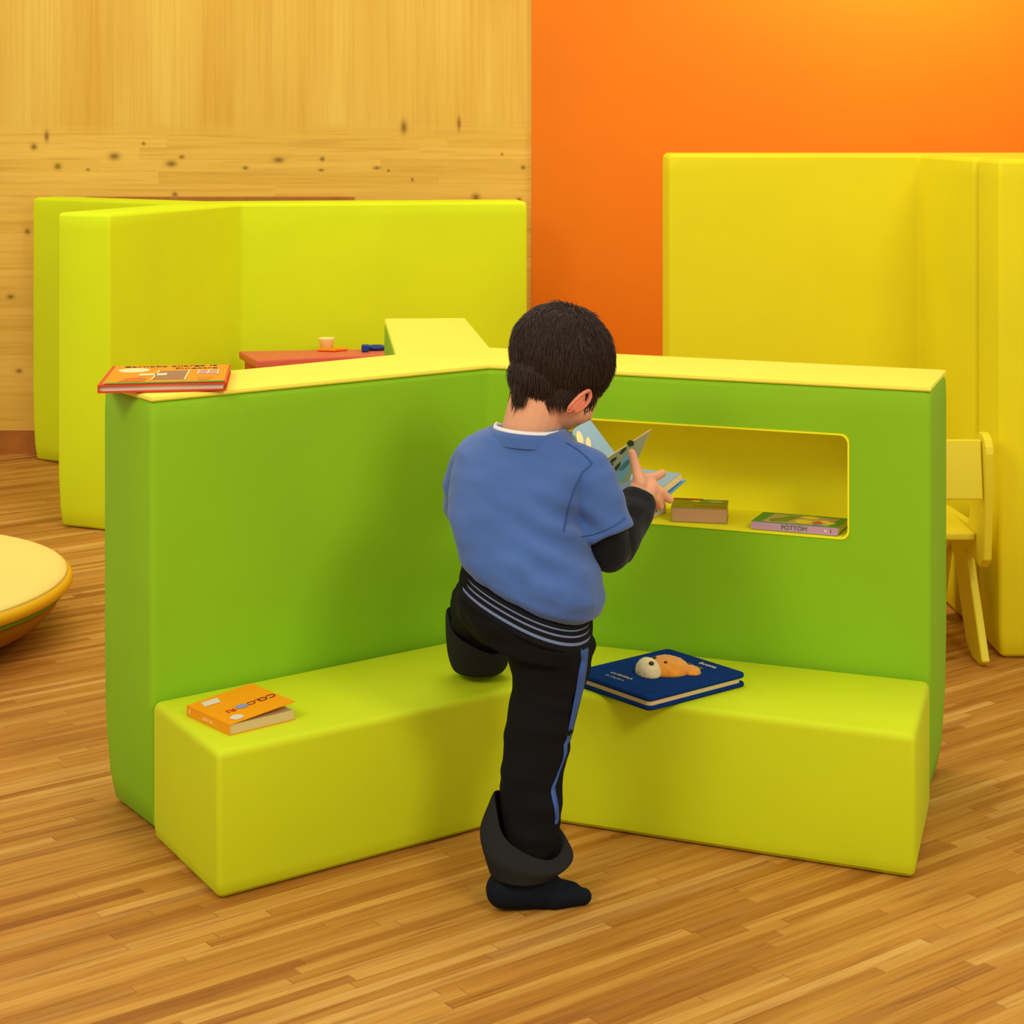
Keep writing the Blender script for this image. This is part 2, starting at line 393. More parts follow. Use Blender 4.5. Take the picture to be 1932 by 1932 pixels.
# red table in the corner of the lime screen
T = thing('play_table', 'low salmon red table in the corner of the lime yellow screen', 'table', (-.5, 6.6, 0))
def curve_front():
    pts = [(-.955, 6.615), (-.857, 6.355)]
    for k in range(1, 9): t = k/8; pts.append((-.857+.66*t, 6.355+.17*t+.05*math.sin(math.pi*t)))
    return pts+[(-.19, 6.72)]
tt = obj('tabletop', prism(curve_front()[::-1], [(.472, .002), (.5, 0)]), REDT, T, mods=[bevel(.006, 2, 50)])
dirv = Vector((-.955+.857, 6.615-6.355)).normalized()
for (x, y, rz) in ((-.895, 6.49, math.atan2(dirv.y, dirv.x)), (-.222, 6.60, math.radians(88))):
    obj('side_panel', box((x+.012, y, .236), (.2, .02, .470), rz), REDE, T)
obj('front_rail', box((-.53, 6.58, .43), (.56, .018, .08), math.radians(12)), REDE, T)
tz = .501
q = at(627, 661, .799*FOC/(661-230)); q.z = tz
Cc = thing('toy_cup', 'cream and orange plastic toy at the middle of the red table', 'toy', q)
bm = lathe((q.x-.02, q.y, tz+.010), [(.022, 0), (.027, .03), (.029, .034), (.024, .034)], 24); obj('bowl', bm, CRT, Cc, True)
bm = bmesh.new()
pp = [(-.05, -.018), (-.01, -.022), (.012, -.03), (.03, -.012), (.055, -.006), (.05, .008), (.02, .004), (.0, .012), (-.05, .012)]
obj('handle', rings_bm([[(q.x+a, q.y+b*1.5, tz+.0005) for a, b in pp], [(q.x+a, q.y+b*1.5, tz+.010) for a, b in pp]]), ORT, Cc, mods=[bevel(.003, 2)])
q = at(700, 664, .799*FOC/(662-230)); q.z = tz
Dd = thing('toy_ring', 'dark blue plastic toy at the right end of the red table', 'toy', q)
obj('block', box((q.x-.018, q.y-.02, tz+.0125), (.026, .03, .024)), BLUET, Dd, mods=[bevel(.004, 3)])
bm = rings_bm([[(q.x+.016+(.036*math.cos(a))*k, q.y+.03+.03*math.sin(a)*k, tz+z) for a in [2*math.pi*i/28 for i in range(28)]] for k, z in ((.8, .001), (1, .006), (1, .012), (.8, .016), (.55, .014), (.5, .006))])
obj('ring', bm, BLUET, Dd, True)

# plywood chair
CH = thing('child_chair', 'yellow painted plywood child chair between green screen and yellow slab', 'chair', (.97, 4.72, 0))
def side_profile():
    p = []
    for k in range(9):
        a = math.radians(180-180*k/8); p.append((4.525+.052*math.cos(a), .515+.045*math.sin(a)))
    p += [(4.60, .40), (4.64, .32), (4.90, .31), (4.97, .28), (5.02, .02), (5.0, 0), (4.955, 0)]
    p += [(4.90, .12), (4.86, .20), (4.81, .235), (4.77, .20), (4.66, .03), (4.60, 0), (4.53, 0), (4.51, .015), (4.66, .25), (4.60, .245), (4.53, .235), (4.495, .26)]
    return p
for xs in (1.118, .782):
    pr = side_profile()
    f = lambda y: (y-4.5)*-.02
    obj('side_panel', rings_bm([[(xs+f(y), y, z) for y, z in pr], [(xs+.02+f(y), y, z) for y, z in pr]]), CHAIRM, CH, mods=[bevel(.004, 3)])
bq = [Vector((.805, 4.487, .405)), Vector((1.116, 4.487, .405)), Vector((1.116, 4.507, .545)), Vector((.805, 4.507, .545))]
obj('backrest', slab(bq, .016), CHAIRM, CH, mods=[bevel(.004, 2)])
obj('seat', box((.9585, 4.745, .302), (.314, .37, .018)), CHAIRM, CH, mods=[bevel(.005, 3)])
obj('rail', box((.9585, 4.93, .27), (.31, .018, .04)), CHAIRM, CH)

# ---------------------------------------------------------------- books
def book_base(name, label, quad, h, pages_m, cover_m, ct=.0022, gap=0, spine='v', spine_m=None, inset_=.004):
    """quad: footprint corners (bottom), q0->q1 = u, q0->q3 = v. spine along u=0 edge ('u0') or v=0 edge ('v0')"""
    q = [Vector(p) for p in quad]; c = sum(q, Vector())/4
    t = thing(name, label, 'book', c)
    up = Vector((0, 0, 1))
    obj('back_cover', rings_bm([q, [p+up*ct for p in q]]), cover_m, t)
    def fq(u0, u1, v0, v1): return [frame_pt(q, u, v) for u, v in ((u0, v0), (u1, v0), (u1, v1), (u0, v1))]
    i = inset_/((q[1]-q[0]).length); j = inset_/((q[3]-q[0]).length)
    pg = fq(ct/(q[1]-q[0]).length if spine == 'u0' else i, 1-i, ct/(q[3]-q[0]).length if spine == 'v0' else j, 1-j)
    obj('pages', rings_bm([[p+up*ct for p in pg], [p+up*(h-ct) for p in pg]]), pages_m, t)
    hh = [h-ct]*4
    if spine == 'u0': hh[1] += gap; hh[2] += gap*.8
    if spine == 'v0': hh[2] += gap; hh[3] += gap
    top = [p+up*z for p, z in zip(q, hh)]
    obj('front_cover', rings_bm([top, [p+up*ct for p in top]]), cover_m, t)
    s = fq(0, ct/(q[1]-q[0]).length, 0, 1) if spine == 'u0' else fq(0, 1, 0, ct/(q[3]-q[0]).length)
    obj('spine', rings_bm([[p+up*(ct+.0001) for p in s], [p+up*(h-ct-.0001) for p in s]]), spine_m or cover_m, t)
    return t, [p+up*ct for p in top], q
def quadz(pts, z): return [Vector((x, y, z)) for x, y in pts]

# big orange book lying over the end of the left wing
zt = HP+.0022
bt, tq, bq_ = book_base('picture_book', 'large orange picture book with red edges overhanging the left wing top', quadz([(-.760, 3.475), (-.530, 3.515), (-.559, 3.77), (-.789, 3.745)], zt), .015, PAGEW, REDB, .003, inset_=.006, spine='u0')
def on(name, pts, m, t, q, h=.0006, label=None): return obj(name, patch(q, pts, h), m, t, label=label)
on('cover_print', [(.03, .06), (.985, .06), (.985, .985), (.03, .985)], ORBOOK, bt, tq, .0005)
on('green_band', [(.05, .012), (.985, .012), (.985, .075), (.05, .075)], GREENC, bt, tq, .0012)
on('printed_window', [(.40, .20), (.66, .20), (.665, .66), (.42, .66)], GREYP, bt, tq, .0012)
on('printed_oval', ell(.21, .72, .13, .12), CREAM, bt, tq, .0012)
on('printed_arm', [(.28, .40), (.50, .42), (.50, .52), (.28, .50)], CREAM, bt, tq, .0018)
on('printed_sofa', [(.14, .12), (.34, .12), (.36, .26), (.30, .34), (.2, .3)], mat('rust_print', (214, 110, 10), .6), bt, tq, .0012)
on('printed_frame', [(.655, .18), (.668, .18), (.678, .70), (.665, .70)], CREAM, bt, tq, .0018)
on('printed_frame', [(.392, .18), (.404, .18), (.43, .70), (.418, .70)], CREAM, bt, tq, .0018)
on('printed_panes', [(.745, .46), (.91, .46), (.915, .68), (.75, .68)], mat('rose_grey_print', (196, 156, 130), .6), bt, tq, .0012)
for k in (.745, .825, .905): on('printed_frame', [(k, .44), (k+.01, .44), (k+.012, .70), (k+.002, .70)], CREAM, bt, tq, .0018)
on('printed_table', [(.77, .14), (.86, .14), (.88, .30), (.76, .30)], mat('ochre_print', (220, 130, 10), .6), bt, tq, .0012)
text_on('title', 'Barnaba allarga la', tq, .50, .93, .026, INK, bt)
text_on('title', 'Finestra', tq, .72, .80, .026, INK, bt)

# orange paperback on the left bench
zt = .2502
bt, tq, bq_ = book_base('board_book', 'small orange paperback with lifted cover on the left of the bench', quadz([(-.575, 3.350), (-.483, 3.242), (-.381, 3.328), (-.473, 3.436)], zt), .0185, PAGE, ORBOOK, .0012, gap=.014, spine='v0', inset_=.0015)
on('sticker', [(.06, .16), (.10, .16), (.10, .42), (.06, .42)][::1], PAGEW, bt, tq, .0008) if 0 else None
on('sticker', [(.08, .17), (.24, .12), (.26, .36), (.10, .40)], PAGEW, bt, tq, .0009, 'white sticker')
on('sticker', ell(.86, .20, .09, .09, 8), PAGEW, bt, tq, .0009, 'pale round sticker')
text_on('title', 'CO', tq, .60, .83, .022, mat('maroon_ink', (120, 40, 20), .6), bt, spin=math.radians(-90), squash=1.1)
text_on('title', 'LO', tq, .60, .63, .020, mat('brown_ink', (150, 60, 10), .6), bt, spin=math.radians(-90), squash=1.1)
on('printed_oval', ell(.60, .45, .07, .09), LAVP, bt, tq, .0009)
text_on('title', 'RI', tq, .62, .27, .020, mat('rust_ink', (190, 60, 20), .6), bt, spin=math.radians(-90), squash=1.1)
sq = [bq_[0], bq_[1], bq_[1]+Vector((0, 0, .0185)), bq_[0]+Vector((0, 0, .0185))]
text_on('spine_title', 'colori da', sq, .5, .5, .009, CREAM, bt)
text_on('spine_mark', '8', sq, .08, .55, .010, CREAM, bt)

# blue felt book with the bear
u_, v_ = Vector((.78, .6258, 0)), Vector((-.6258, .78, 0)); o_ = Vector((.244, 3.372, zt))
def bq2(d0, d1): return [o_+u_*d0+v_*d0, o_+u_*(.247-d0)+v_*d0, o_+u_*(.247-d0)+v_*(.212-d0), o_+u_*d0+v_*(.212-d0)]
BB = thing('cloth_book', 'navy blue felt book with a plush bear face on the right of the bench', 'book', o_+u_*.12+v_*.1)
q0 = bq2(0, 0)
def felt(z0, z1):
    rr_ = round_rect(0, .247, 0, .212, .012, 4)
    return rings_bm([[o_+u_*a+v_*b+Vector((0, 0, z0)) for a, b in rr_], [o_+u_*a+v_*b+Vector((0, 0, z1)) for a, b in rr_]])
obj('back_cover', felt(0, .008), NAVY, BB, mods=[bevel(.003, 3, 60)])
rr_ = round_rect(.004, .238, .004, .208, .01, 4)
obj('pages', rings_bm([[o_+u_*a+v_*b+Vector((0, 0, z)) for a, b in rr_] for z in (.0081, .0159)]), PAGE, BB)
obj('front_cover', felt(.016, .0255), NAVY, BB, mods=[bevel(.004, 3, 60)])
tq = [p+Vector((0, 0, .0255)) for p in q0]
def ellipsoid(c, r, seg=24, rings=14, M=None):
    bm = bmesh.new(); bmesh.ops.create_uvsphere(bm, u_segments=seg, v_segments=rings, radius=1)
    mm = Matrix.Translation(c) @ (M.to_4x4() if M else Matrix.Identity(4)) @ Matrix.Diagonal((*r, 1))
    bmesh.ops.transform(bm, matrix=mm, verts=bm.verts); return bm
MU = Matrix((u_, v_, Vector((0, 0, 1)))).transposed()
def half(c, r, M):
    bm = ellipsoid(c, r, 32, 20, M)
    for v in bm.verts:
        if v.co.z < .2502+.0257: v.co.z = .2502+.0257
        else: v.co += (v.co-c).normalized()*noise.noise(v.co*160)*.0018
    return bm
ex = Matrix(((.98, -.2, 0), (.2, .98, 0), (0, 0, 1)))
cz = .2502+.026
HC = at(1258, 1254, 3.545); HC.z = cz
bear = obj('bear_head', half(HC, (.043, .052, .023), ex), BEAR, BB, True, label='orange plush bear head')
MZ = at(1223, 1258, 3.52); MZ.z = cz+.002
muz = obj('muzzle', half(MZ, (.023, .036, .026), ex), BEARM, bear, True, label='cream muzzle')
ER = at(1303, 1260, 3.53); ER.z = cz
obj('ear', half(ER, (.019, .026, .010), ex), BEAR, bear, True)
for px, py, r in ((1229, 1252, .0052), (1235, 1242, .0045), (1256, 1250, .0035)):
    o_c = Vector((0, 0, EYE)); d = (at(px, py, 1)-o_c).normalized()
    hits = []
    for part in (bear, muz):
        tr_ = BVHTree.FromPolygons([v.co+BB.location for v in part.data.vertices], [q_.vertices[:] for q_ in part.data.polygons])
        h = tr_.ray_cast(o_c, d)
        if h[0] is not None: hits.append((h[3], h[0]))
    if hits: obj('nose' if px == 1229 else 'eye', ellipsoid(min(hits)[1], (r, r, r*.8), 12, 8), INK, bear, True)
text_on('title', 'Teddy', tq, .80, .42, .018, mat('gold_thread', (150, 110, 50), .8), BB, spin=math.radians(-90))
text_on('title', 'buona', tq, .90, .36, .018, PAGEW, BB, spin=math.radians(-90))
text_on('subtitle', 'LA FAVOLA', tq, .20, .60, .011, PAGE, BB, spin=math.radians(-90))
text_on('subtitle', 'da sfogliare', tq, .13, .60, .011, mat('silver_thread', (130, 140, 160), .8), BB, spin=math.radians(-90))

# books in the cut-out shelf
zs = NZ0+.0045
bt, tq, bq_ = book_base('board_book', 'thick olive green book with brown page edge, middle of the cut-out shelf', quadz([(.3165, 3.775), (.4255, 3.752), (.4385, 3.838), (.3295, 3.861)], zs), .030, mat('tan_page_edges', (196, 150, 104), .8, .3, 300), BOOKO, .0014, spine='u0', inset_=.001)
on('printed_scene', [(.45, .55), (.97, .55), (.97, .95), (.45, .95)], mat('sage_print', (120, 150, 30), .6), bt, tq)
on('printed_figure', ell(.78, .70, .15, .10), BEIGE, bt, tq, .0012)
on('printed_edge', [(0, .93), (.55, .93), (.55, 1), (0, 1)], REDP, bt, tq, .0012)
on('printed_figure', ell(.42, .7, .08, .10), YELP, bt, tq, .0012)
text_on('title', 'il mio amico', tq, .70, .20, .013, REDP, bt)
bt, tq, bq_ = book_base('board_book', 'green picture book with lilac spine at the right end of the shelf', quadz([(.468, 3.707), (.626, 3.643), (.661, 3.727), (.503, 3.791)], zs), .0165, PAGEW, BOOKG, .0014, spine='v0', spine_m=LILAC, inset_=.0015)
sq = [bq_[0], bq_[1], bq_[1]+Vector((0, 0, .0165)), bq_[0]+Vector((0, 0, .0165))]
on('spine_print', [(0, .06), (1, .06), (1, .94), (0, .94)], LILAC, bt, sq, .0005)
text_on('spine_title', 'PÖTTÖM', sq, .5, .5, .0125, INKG, bt)
text_on('spine_mark', '1', sq, .92, .5, .011, INK, bt)
on('spine_badge', ell(.86, .5, .017, .17, 12), PAGEW, bt, sq, .0009)
on('printed_field', [(.12, .05), (.88, .05), (.93, .86), (.16, .86)], BEIGE, bt, tq, .0005)
on('printed_tree', [(.2, .12), (.38, .14), (.48, .74), (.36, .8), (.28, .5), (.17, .3)], LEAF, bt, tq, .0012)
for a, b, ru_, rv_ in ((.60, .72, .10, .13), (.57, .28, .10, .17), (.80, .42, .06, .10), (.88, .30, .06, .10)): on('printed_chick', ell(a, b, ru_, rv_, 14), YELP, bt, tq, .0012)
on('printed_flower', ell(.74, .22, .05, .17, 9), REDP, bt, tq, .0018)
on('printed_pond', [(.70, .03), (.82, .03), (.80, .14), (.72, .15)], TEAL, bt, tq, .0012)
bt, tq, bq_ = book_base('board_book', 'pale board book with coloured letters on its edge, beside the boys sleeve', quadz([(.268, 3.775), (.314, 3.864), (.246, 3.898), (.200, 3.809)], zs), .032, PAGEW, mat('pale_green_cover', (190, 196, 130), .6), .0014, spine='v0', spine_m=PAGEW, inset_=.0015)
sq = [bq_[0], bq_[1], bq_[1]+Vector((0, 0, .032)), bq_[0]+Vector((0, 0, .032))]
for k, (ch, mm) in enumerate(zip('FATTO', (REDP, LEAFD, LEAF, REDP, REDB))): text_on('spine_letter', ch, sq, .36+.13*k, .42, .012, mm, bt)
on('printed_leaf', [(.4, .1), (.5, .05), (.85, .3), (.6, .4)], LEAFD, bt, tq)

# ---------------------------------------------------------------- the boy
foot0 = Vector((.02, 3.165, 0))
BOY = thing('person', 'boy in blue short-sleeved top and black trousers stepping up and reading an open book', 'person', foot0)
def cap(p0, r0, p1, r1, n=20, k=6):
    p0, p1 = Vector(p0), Vector(p1); d = p1-p0; L = d.length; d.normalize()
    a = d.orthogonal().normalized(); b = d.cross(a); rings = []
    for i in range(1, k+1): t = math.pi/2*i/k; rings.append((p0-d*r0*math.cos(t), r0*math.sin(t)))
    for i in range(0, k): t = math.pi/2*i/k; rings.append((p1+d*r1*math.sin(t), r1*math.cos(t)))
    R_ = [[c+(a*math.cos(2*math.pi*j/n)+b*math.sin(2*math.pi*j/n))*r for j in range(n)] for c, r in rings]
    return rings_bm(R_)
def chain(pts): return [cap(pts[i][0], pts[i][1], pts[i+1][0], pts[i+1][1]) for i in range(len(pts)-1)]
def P(px, py, Y, r): return (at(px, py, Y), r)
def blob(name, bms, voxel, m, parent, sm=4, disp=None, label=None, fac=.5):
    o = obj(name, joinbm(*bms), m)
    md = o.modifiers.new('r', 'REMESH'); md.mode = 'VOXEL'; md.voxel_size = voxel; md.use_smooth_shade = True
    md = o.modifiers.new('s', 'SMOOTH'); md.iterations = sm; md.factor = fac
    bake(o); loc = o.location.copy(); o.location = (0, 0, 0)
    base = Vector((0, 0, 0)); q = parent
    while q is not None: base += q.location; q = q.parent
    me = o.data; me.materials.clear(); me.materials.append(m)
    ns = [v.normal.copy() for v in me.vertices]
    for v, n in zip(me.vertices, ns):
        w = v.co+loc
        if disp: w = w+n*disp(w)
        v.co = w-base
    for p in me.polygons: p.use_smooth = True
    o.parent = parent
    if label: o['label'] = label
    return o
def section(c, a, b, yaw, tilt, n=36, pw=2.3):
    lat = Vector((math.cos(yaw), -math.sin(yaw), tilt)).normalized(); dep = Vector((math.sin(yaw), math.cos(yaw), 0))
    out = []
    for i in range(n):
        t = 2*math.pi*i/n; cx, sy = math.cos(t), math.sin(t)
        x = math.copysign(abs(cx)**(2/pw), cx); y = math.copysign(abs(sy)**(2/pw), sy)
        out.append(c+lat*a*x+dep*b*y)
    return out
YAW = math.radians(25)
# head frame
ph, pt = math.radians(60), math.radians(35)
HF = Vector((math.sin(ph)*math.cos(pt), math.cos(ph)*math.cos(pt), -math.sin(pt)))
HU = Vector((math.sin(ph)*math.sin(pt), math.cos(ph)*math.sin(pt), math.cos(pt)))
HR = HF.cross(HU)
HM = Matrix((HR, HF, HU)).transposed()
HC0 = at(1061, 677, 3.36)
def hp(r, f, u): return HC0+HR*r+HF*f+HU*u
wr = at(1209, 938, 3.405)
def hand(palm0, palm1, width_dir, fingers, thumb, r=.0175):
    out = [cap(palm0+width_dir*.008, r*.95, palm1+width_dir*.012, r*.85), cap(palm0-width_dir*.008, r*.95, palm1-width_dir*.012, r*.85)]
    for f in fingers+[thumb]: out += chain(f)
    return out
skin = [ellipsoid(HC0, (.082, .092, .084), 32, 24, HM), ellipsoid(hp(0, .030, -.048), (.066, .068, .072), 32, 24, HM),
        ellipsoid(hp(0, .040, -.083), (.040, .044, .036), 24, 16, HM),
        ellipsoid(hp(.034, .058, -.062), (.028, .027, .030), 20, 14, HM), ellipsoid(hp(-.034, .058, -.062), (.028, .027, .030), 20, 14, HM),
        cap(hp(0, .090, -.035), .008, hp(0, .103, -.056), .010),
        cap(hp(-.012, .080, -.085), .007, hp(.012, .080, -.085), .007),
        cap(at(1028, 725, 3.35), .056, at(1000, 815, 3.335), .051), cap(at(1000, 815, 3.335), .051, at(995, 870, 3.335), .045)]
skin += [cap(at(990, 890, 3.33), .056, at(985, 1000, 3.28), .075), cap(at(985, 1000, 3.28), .075, at(990, 1130, 3.235), .075)]
skin += chain([P(1030, 1170, 3.22, .05), P(1015, 1400, 3.2, .034), P(985, 1640, 3.17, .026)])
skin += chain([P(945, 1150, 3.26, .055), P(895, 1135, 3.5, .04), P(905, 1230, 3.58, .026)])
skin += chain([P(1100, 885, 3.28, .034), P(1150, 1035, 3.26, .027), P(1206, 945, 3.40, .0185)])
skin += chain([P(890, 870, 3.38, .034), P(915, 980, 3.5, .027), P(1062, 925, 3.53, .0185)])
wd = Vector((.7, -.1, -.5)).normalized()
skin += hand(at(1208, 938, 3.405), at(1219, 912, 3.43), wd,
    [[P(1224, 902, 3.435, .0088), P(1238, 899, 3.445, .0082), P(1250, 893, 3.455, .0076)],
     [P(1232, 915, 3.43, .0090), P(1247, 928, 3.425, .0084), P(1264, 943, 3.435, .0076)],
     [P(1229, 924, 3.425, .0088), P(1239, 941, 3.42, .0080), P(1246, 956, 3.43, .0072)],
     [P(1222, 928, 3.425, .0080), P(1227, 943, 3.42, .0072), P(1232, 956, 3.43, .0064)]],
    [P(1208, 915, 3.41, .0115), P(1201, 885, 3.425, .0090), P(1192, 855, 3.445, .0082)])
skin += hand(at(1066, 924, 3.545), at(1082, 920, 3.562), Vector((.2, .2, .9)).normalized(),
    [[P(1086, 912, 3.575, .0085), P(1102, 903, 3.590, .008), P(1114, 903, 3.592, .0074)],
     [P(1088, 919, 3.575, .0085), P(1106, 913, 3.588, .008), P(1118, 914, 3.588, .0074)],
     [P(1087, 927, 3.572, .0085), P(1105, 924, 3.584, .008), P(1116, 926, 3.582, .0072)],
     [P(1084, 934, 3.568, .0078), P(1099, 935, 3.578, .0072), P(1108, 938, 3.574, .0066)]],
    [P(1074, 916, 3.53, .010), P(1082, 904, 3.500, .0088), P(1094, 897, 3.482, .008)])
bd = blob('body', skin, .0026, SKIN, BOY, 5)
# ears
for s in (1, -1):
    rt = []
    c = hp(s*.069, .030, -.060); EU = (HU*.93+HF*.37).normalized(); EF = (HF*.93-HU*.37).normalized()
    for k in range(13):
        a = math.radians(250-290*k/12)
        p = c+EU*.026*math.sin(a)+EF*(.0125*math.cos(a)-.002)+HR*s*(.004+(.013 if math.cos(a) < 0 else .004)*abs(math.cos(a)))
        rt.append((p, .0036 if k < 11 else .003))
    er = chain(rt)+[ellipsoid(c+HR*s*.001, (.006, .010, .020), 16, 12, HM), cap(c-EU*.019, .006, c-EU*.024+HR*s*.003, .005)]
    blob('ear', er, .0014, EARR, bd, 3)
# face details: eyes, brows, mouth
for s in (1, -1):
    obj('eye', ellipsoid(hp(s*.027, .083, -.036), (.008, .005, .005), 16, 10, HM), WHITE, bd, True)
    obj('eyebrow', cap(hp(s*.016, .094, -.018), .0022, hp(s*.036, .086, -.018), .0018, 8, 3), HAIR, bd, True)
obj('mouth', cap(hp(-.011, .0855, -.085), .0026, hp(.011, .0855, -.085), .0026, 10, 3), EARR, bd, True)
# hair: cap plus combed strands
hc = [ellipsoid(hp(0, -.004, .006), (.0880, .0965, .0860), 40, 28, HM), ellipsoid(hp(0, .026, -.045), (.0705, .071, .074), 32, 24, HM),
      ellipsoid(hp(0, -.020, -.050), (.058, .056, .052), 24, 18, HM)]
hb = joinbm(*hc)
tmp = obj('tmp', hb, HAIR)
md = tmp.modifiers.new('r', 'REMESH'); md.mode = 'VOXEL'; md.voxel_size = .0035
md = tmp.modifiers.new('s', 'SMOOTH'); md.iterations = 5; md.factor = .5
bake(tmp); hb = bmesh.new(); hb.from_mesh(tmp.data); hb.transform(Matrix.Translation(tmp.location)); bpy.data.objects.remove(tmp)
# cut the face opening and hairline away
kill = []
for v in hb.verts:
    d = v.co-HC0; f, u, r = d.dot(HF), d.dot(HU), d.dot(HR)
    def lp(x, *pts):
        for (a, ya), (b, yb) in zip(pts, pts[1:]):
            if x <= b: return ya+(yb-ya)*max(0, (x-a)/(b-a))
        return pts[-1][1]
    line = lp(f, (-.01, -.099), (.02, -.077), (.048, -.036), (.054, -.036))
    if f > .052: line = -.066 if abs(r) > .046 else -.02
    if f > .068: line = -.018
    if u < line: kill.append(v)
bmesh.ops.delete(hb, geom=kill, context='VERTS')
hb.normal_update()
tree_pts = [(f.calc_center_median(), f.normal.copy(), f.calc_area()) for f in hb.faces]
crown = hp(.006, -.035, .095)
sb = bmesh.new()
RH = random.Random(3)
def strand(p, n, dirn, L, r, lift):
    n = n.normalized(); t = (dirn-n*dirn.dot(n)); t = t.normalized() if t.length > 1e-6 else n.orthogonal()
    side = n.cross(t); prev = None
    for k in range(4):
        s = k/3; c = p+t*L*s+n*(lift*s*(1.3-s)*1.2+.0004)
        rad = r*(1-s*.92)
        ring = [sb.verts.new(c+side*rad), sb.verts.new(c+n*rad*.9), sb.verts.new(c-side*rad)]
        if prev:
            for i in range(3): sb.faces.new((prev[i], prev[(i+1) % 3], ring[(i+1) % 3], ring[i]))
        prev = ring
tot = sum(a for _, _, a in tree_pts); NS = 9000
for c, n, a in tree_pts:
    k = a/tot*NS; k = int(k)+(1 if RH.random() < k-int(k) else 0)
    for _ in range(k):
        p = c+Vector((RH.gauss(0, .0015), RH.gauss(0, .0015), RH.gauss(0, .0015)))
        d = p-crown; away = d.normalized(); sw = n.cross(away)*.35
        nz = Vector((noise.noise(p*32), noise.noise(p*32+Vector((9, 0, 0))), noise.noise(p*32+Vector((0, 9, 0)))))*.75
        near = d.length < .035
        L = RH.uniform(.012, .024)
        loc = p-HC0
        lift = RH.uniform(.001, .0045)+(.012 if near else 0)*RH.random()**2
        strand(p, n, away+sw+nz+Vector((0, 0, -.25)), L, RH.uniform(.0007, .0012), lift)
# nape tuft
for _ in range(300):
    p = hp(-.052, -.082, -.055)+Vector((RH.gauss(0, .008), RH.gauss(0, .006), RH.gauss(0, .007)))
    strand(at(982+RH.gauss(0, 7), 738+RH.gauss(0, 8), 3.300+RH.gauss(0, .005)), Vector((-.2, -.9, .1)), Vector((-.15+RH.gauss(0, .12), .0, -1)), RH.uniform(.016, .028), .001, .002)
hair = obj('hair', joinbm(hb, sb), HAIR, BOY, True)

# shirt
def wr_shirt(p):
    a = noise.noise(Vector((p.x*9, p.y*9, p.z*20)))*.0035+noise.noise(Vector((p.x*26+p.z*14, p.y*20, p.z*34)))*.0018
    k = max(0, 1-abs(p.z-at(0, 1075, 3.22).z)/.05)
    a += k*noise.noise(Vector((p.x*42, 0, p.z*22)))*.007
    # diagonal folds from the right armpit
    q = at(1060, 1010, 3.2); d = (p-q); w_ = math.exp(-(d.x*d.x+d.z*d.z)/.005)
    a += w_*.0055*math.sin((d.x*.5+d.z)*130)
    q = at(1000, 960, 3.2); d = p-q; w_ = math.exp(-(d.x*d.x/.002+d.z*d.z/.012)); a -= w_*.004
    return a
secs = [section(at(993, 1112, 3.22), .116, .088, YAW, -.42), section(at(1000, 1098, 3.222), .131, .100, YAW, -.40), section(at(1004, 1075, 3.228), .136, .105, YAW, -.33), section(at(990, 1035, 3.24), .128, .100, YAW, -.20),
        section(at(976, 990, 3.26), .122, .096, YAW, -.10), section(at(974, 945, 3.28), .120, .092, YAW, -.05), section(at(982, 900, 3.295), .124, .088, YAW, -.04),
        section(at(992, 864, 3.31), .127, .080, YAW, -.10), section(at(998, 838, 3.32), .103, .068, YAW, -.16), section(at(1000, 816, 3.325), .078, .060, YAW, -.10), section(at(1000, 806, 3.325), .062, .054, YAW, -.05)]
def tube(pts, n=28, caps=True):
    rings = []
    for i, (c, r) in enumerate(pts):
        d = (pts[min(i+1, len(pts)-1)][0]-pts[max(i-1, 0)][0]).normalized()
        a = d.cross(Vector((0, 1, 0))).normalized(); b = d.cross(a)
        rx, ry = r if isinstance(r, tuple) else (r, r)
        rings.append([c+a*rx*math.cos(2*math.pi*j/n)+b*ry*math.sin(2*math.pi*j/n) for j in range(n)])
    return rings_bm(rings, caps)
sh = [rings_bm(secs)]
sh += [cap(at(1080, 880, 3.29), .042, at(1108, 892, 3.275), .043), tube([(at(1100, 882, 3.28), .040), (at(1115, 908, 3.272), .047), (at(1128, 955, 3.262), .049), (at(1140, 997, 3.255), (.050, .050)), (at(1145, 1010, 3.253), (.050, .050))])]
sh += [cap(at(905, 862, 3.36), .042, at(890, 880, 3.375), .040), tube([(at(893, 870, 3.37), .038), (at(880, 915, 3.385), .044), (at(884, 962, 3.42), .045)])]
shirt = blob('shirt', sh, .0034, SHIRT, BOY, 7, wr_shirt)
def ringstrip(c_fn, cols, m, name, parent, n=64):
    rings = [c_fn(k) for k in range(cols+1)]; return rings
# hem band: tilted ribbed ring
def hem_ring(t, out=0):
    c = at(993, 1112, 3.22).lerp(at(990, 1158, 3.22), t)
    return section(c, .1165+.006*t+out, .090+.004*t+out, YAW, -.42, 72, 2.3)
cuts = [0, .12, .2, .34, .44, .60, .74, .90, 1.0]; colr = [1, 0, 1, 0, 1, 0, 1, 0][::-1]
colr = [1, 0, 1, 0, 1, 0, 1, 1]
rings = [hem_ring(t, .002 if i % 2 else .0) for i, t in enumerate(cuts)]
inner = [hem_ring(t, -.004) for t in cuts[::-1]]
hm = rings_bm(rings+inner, False, lambda k: (1 if k < 8 and colr[k] else (0 if k < 8 else 1)))
obj('hem_band', hm, [BANDL, BANDD], shirt, True, label='black ribbed hem with grey-blue stripes')
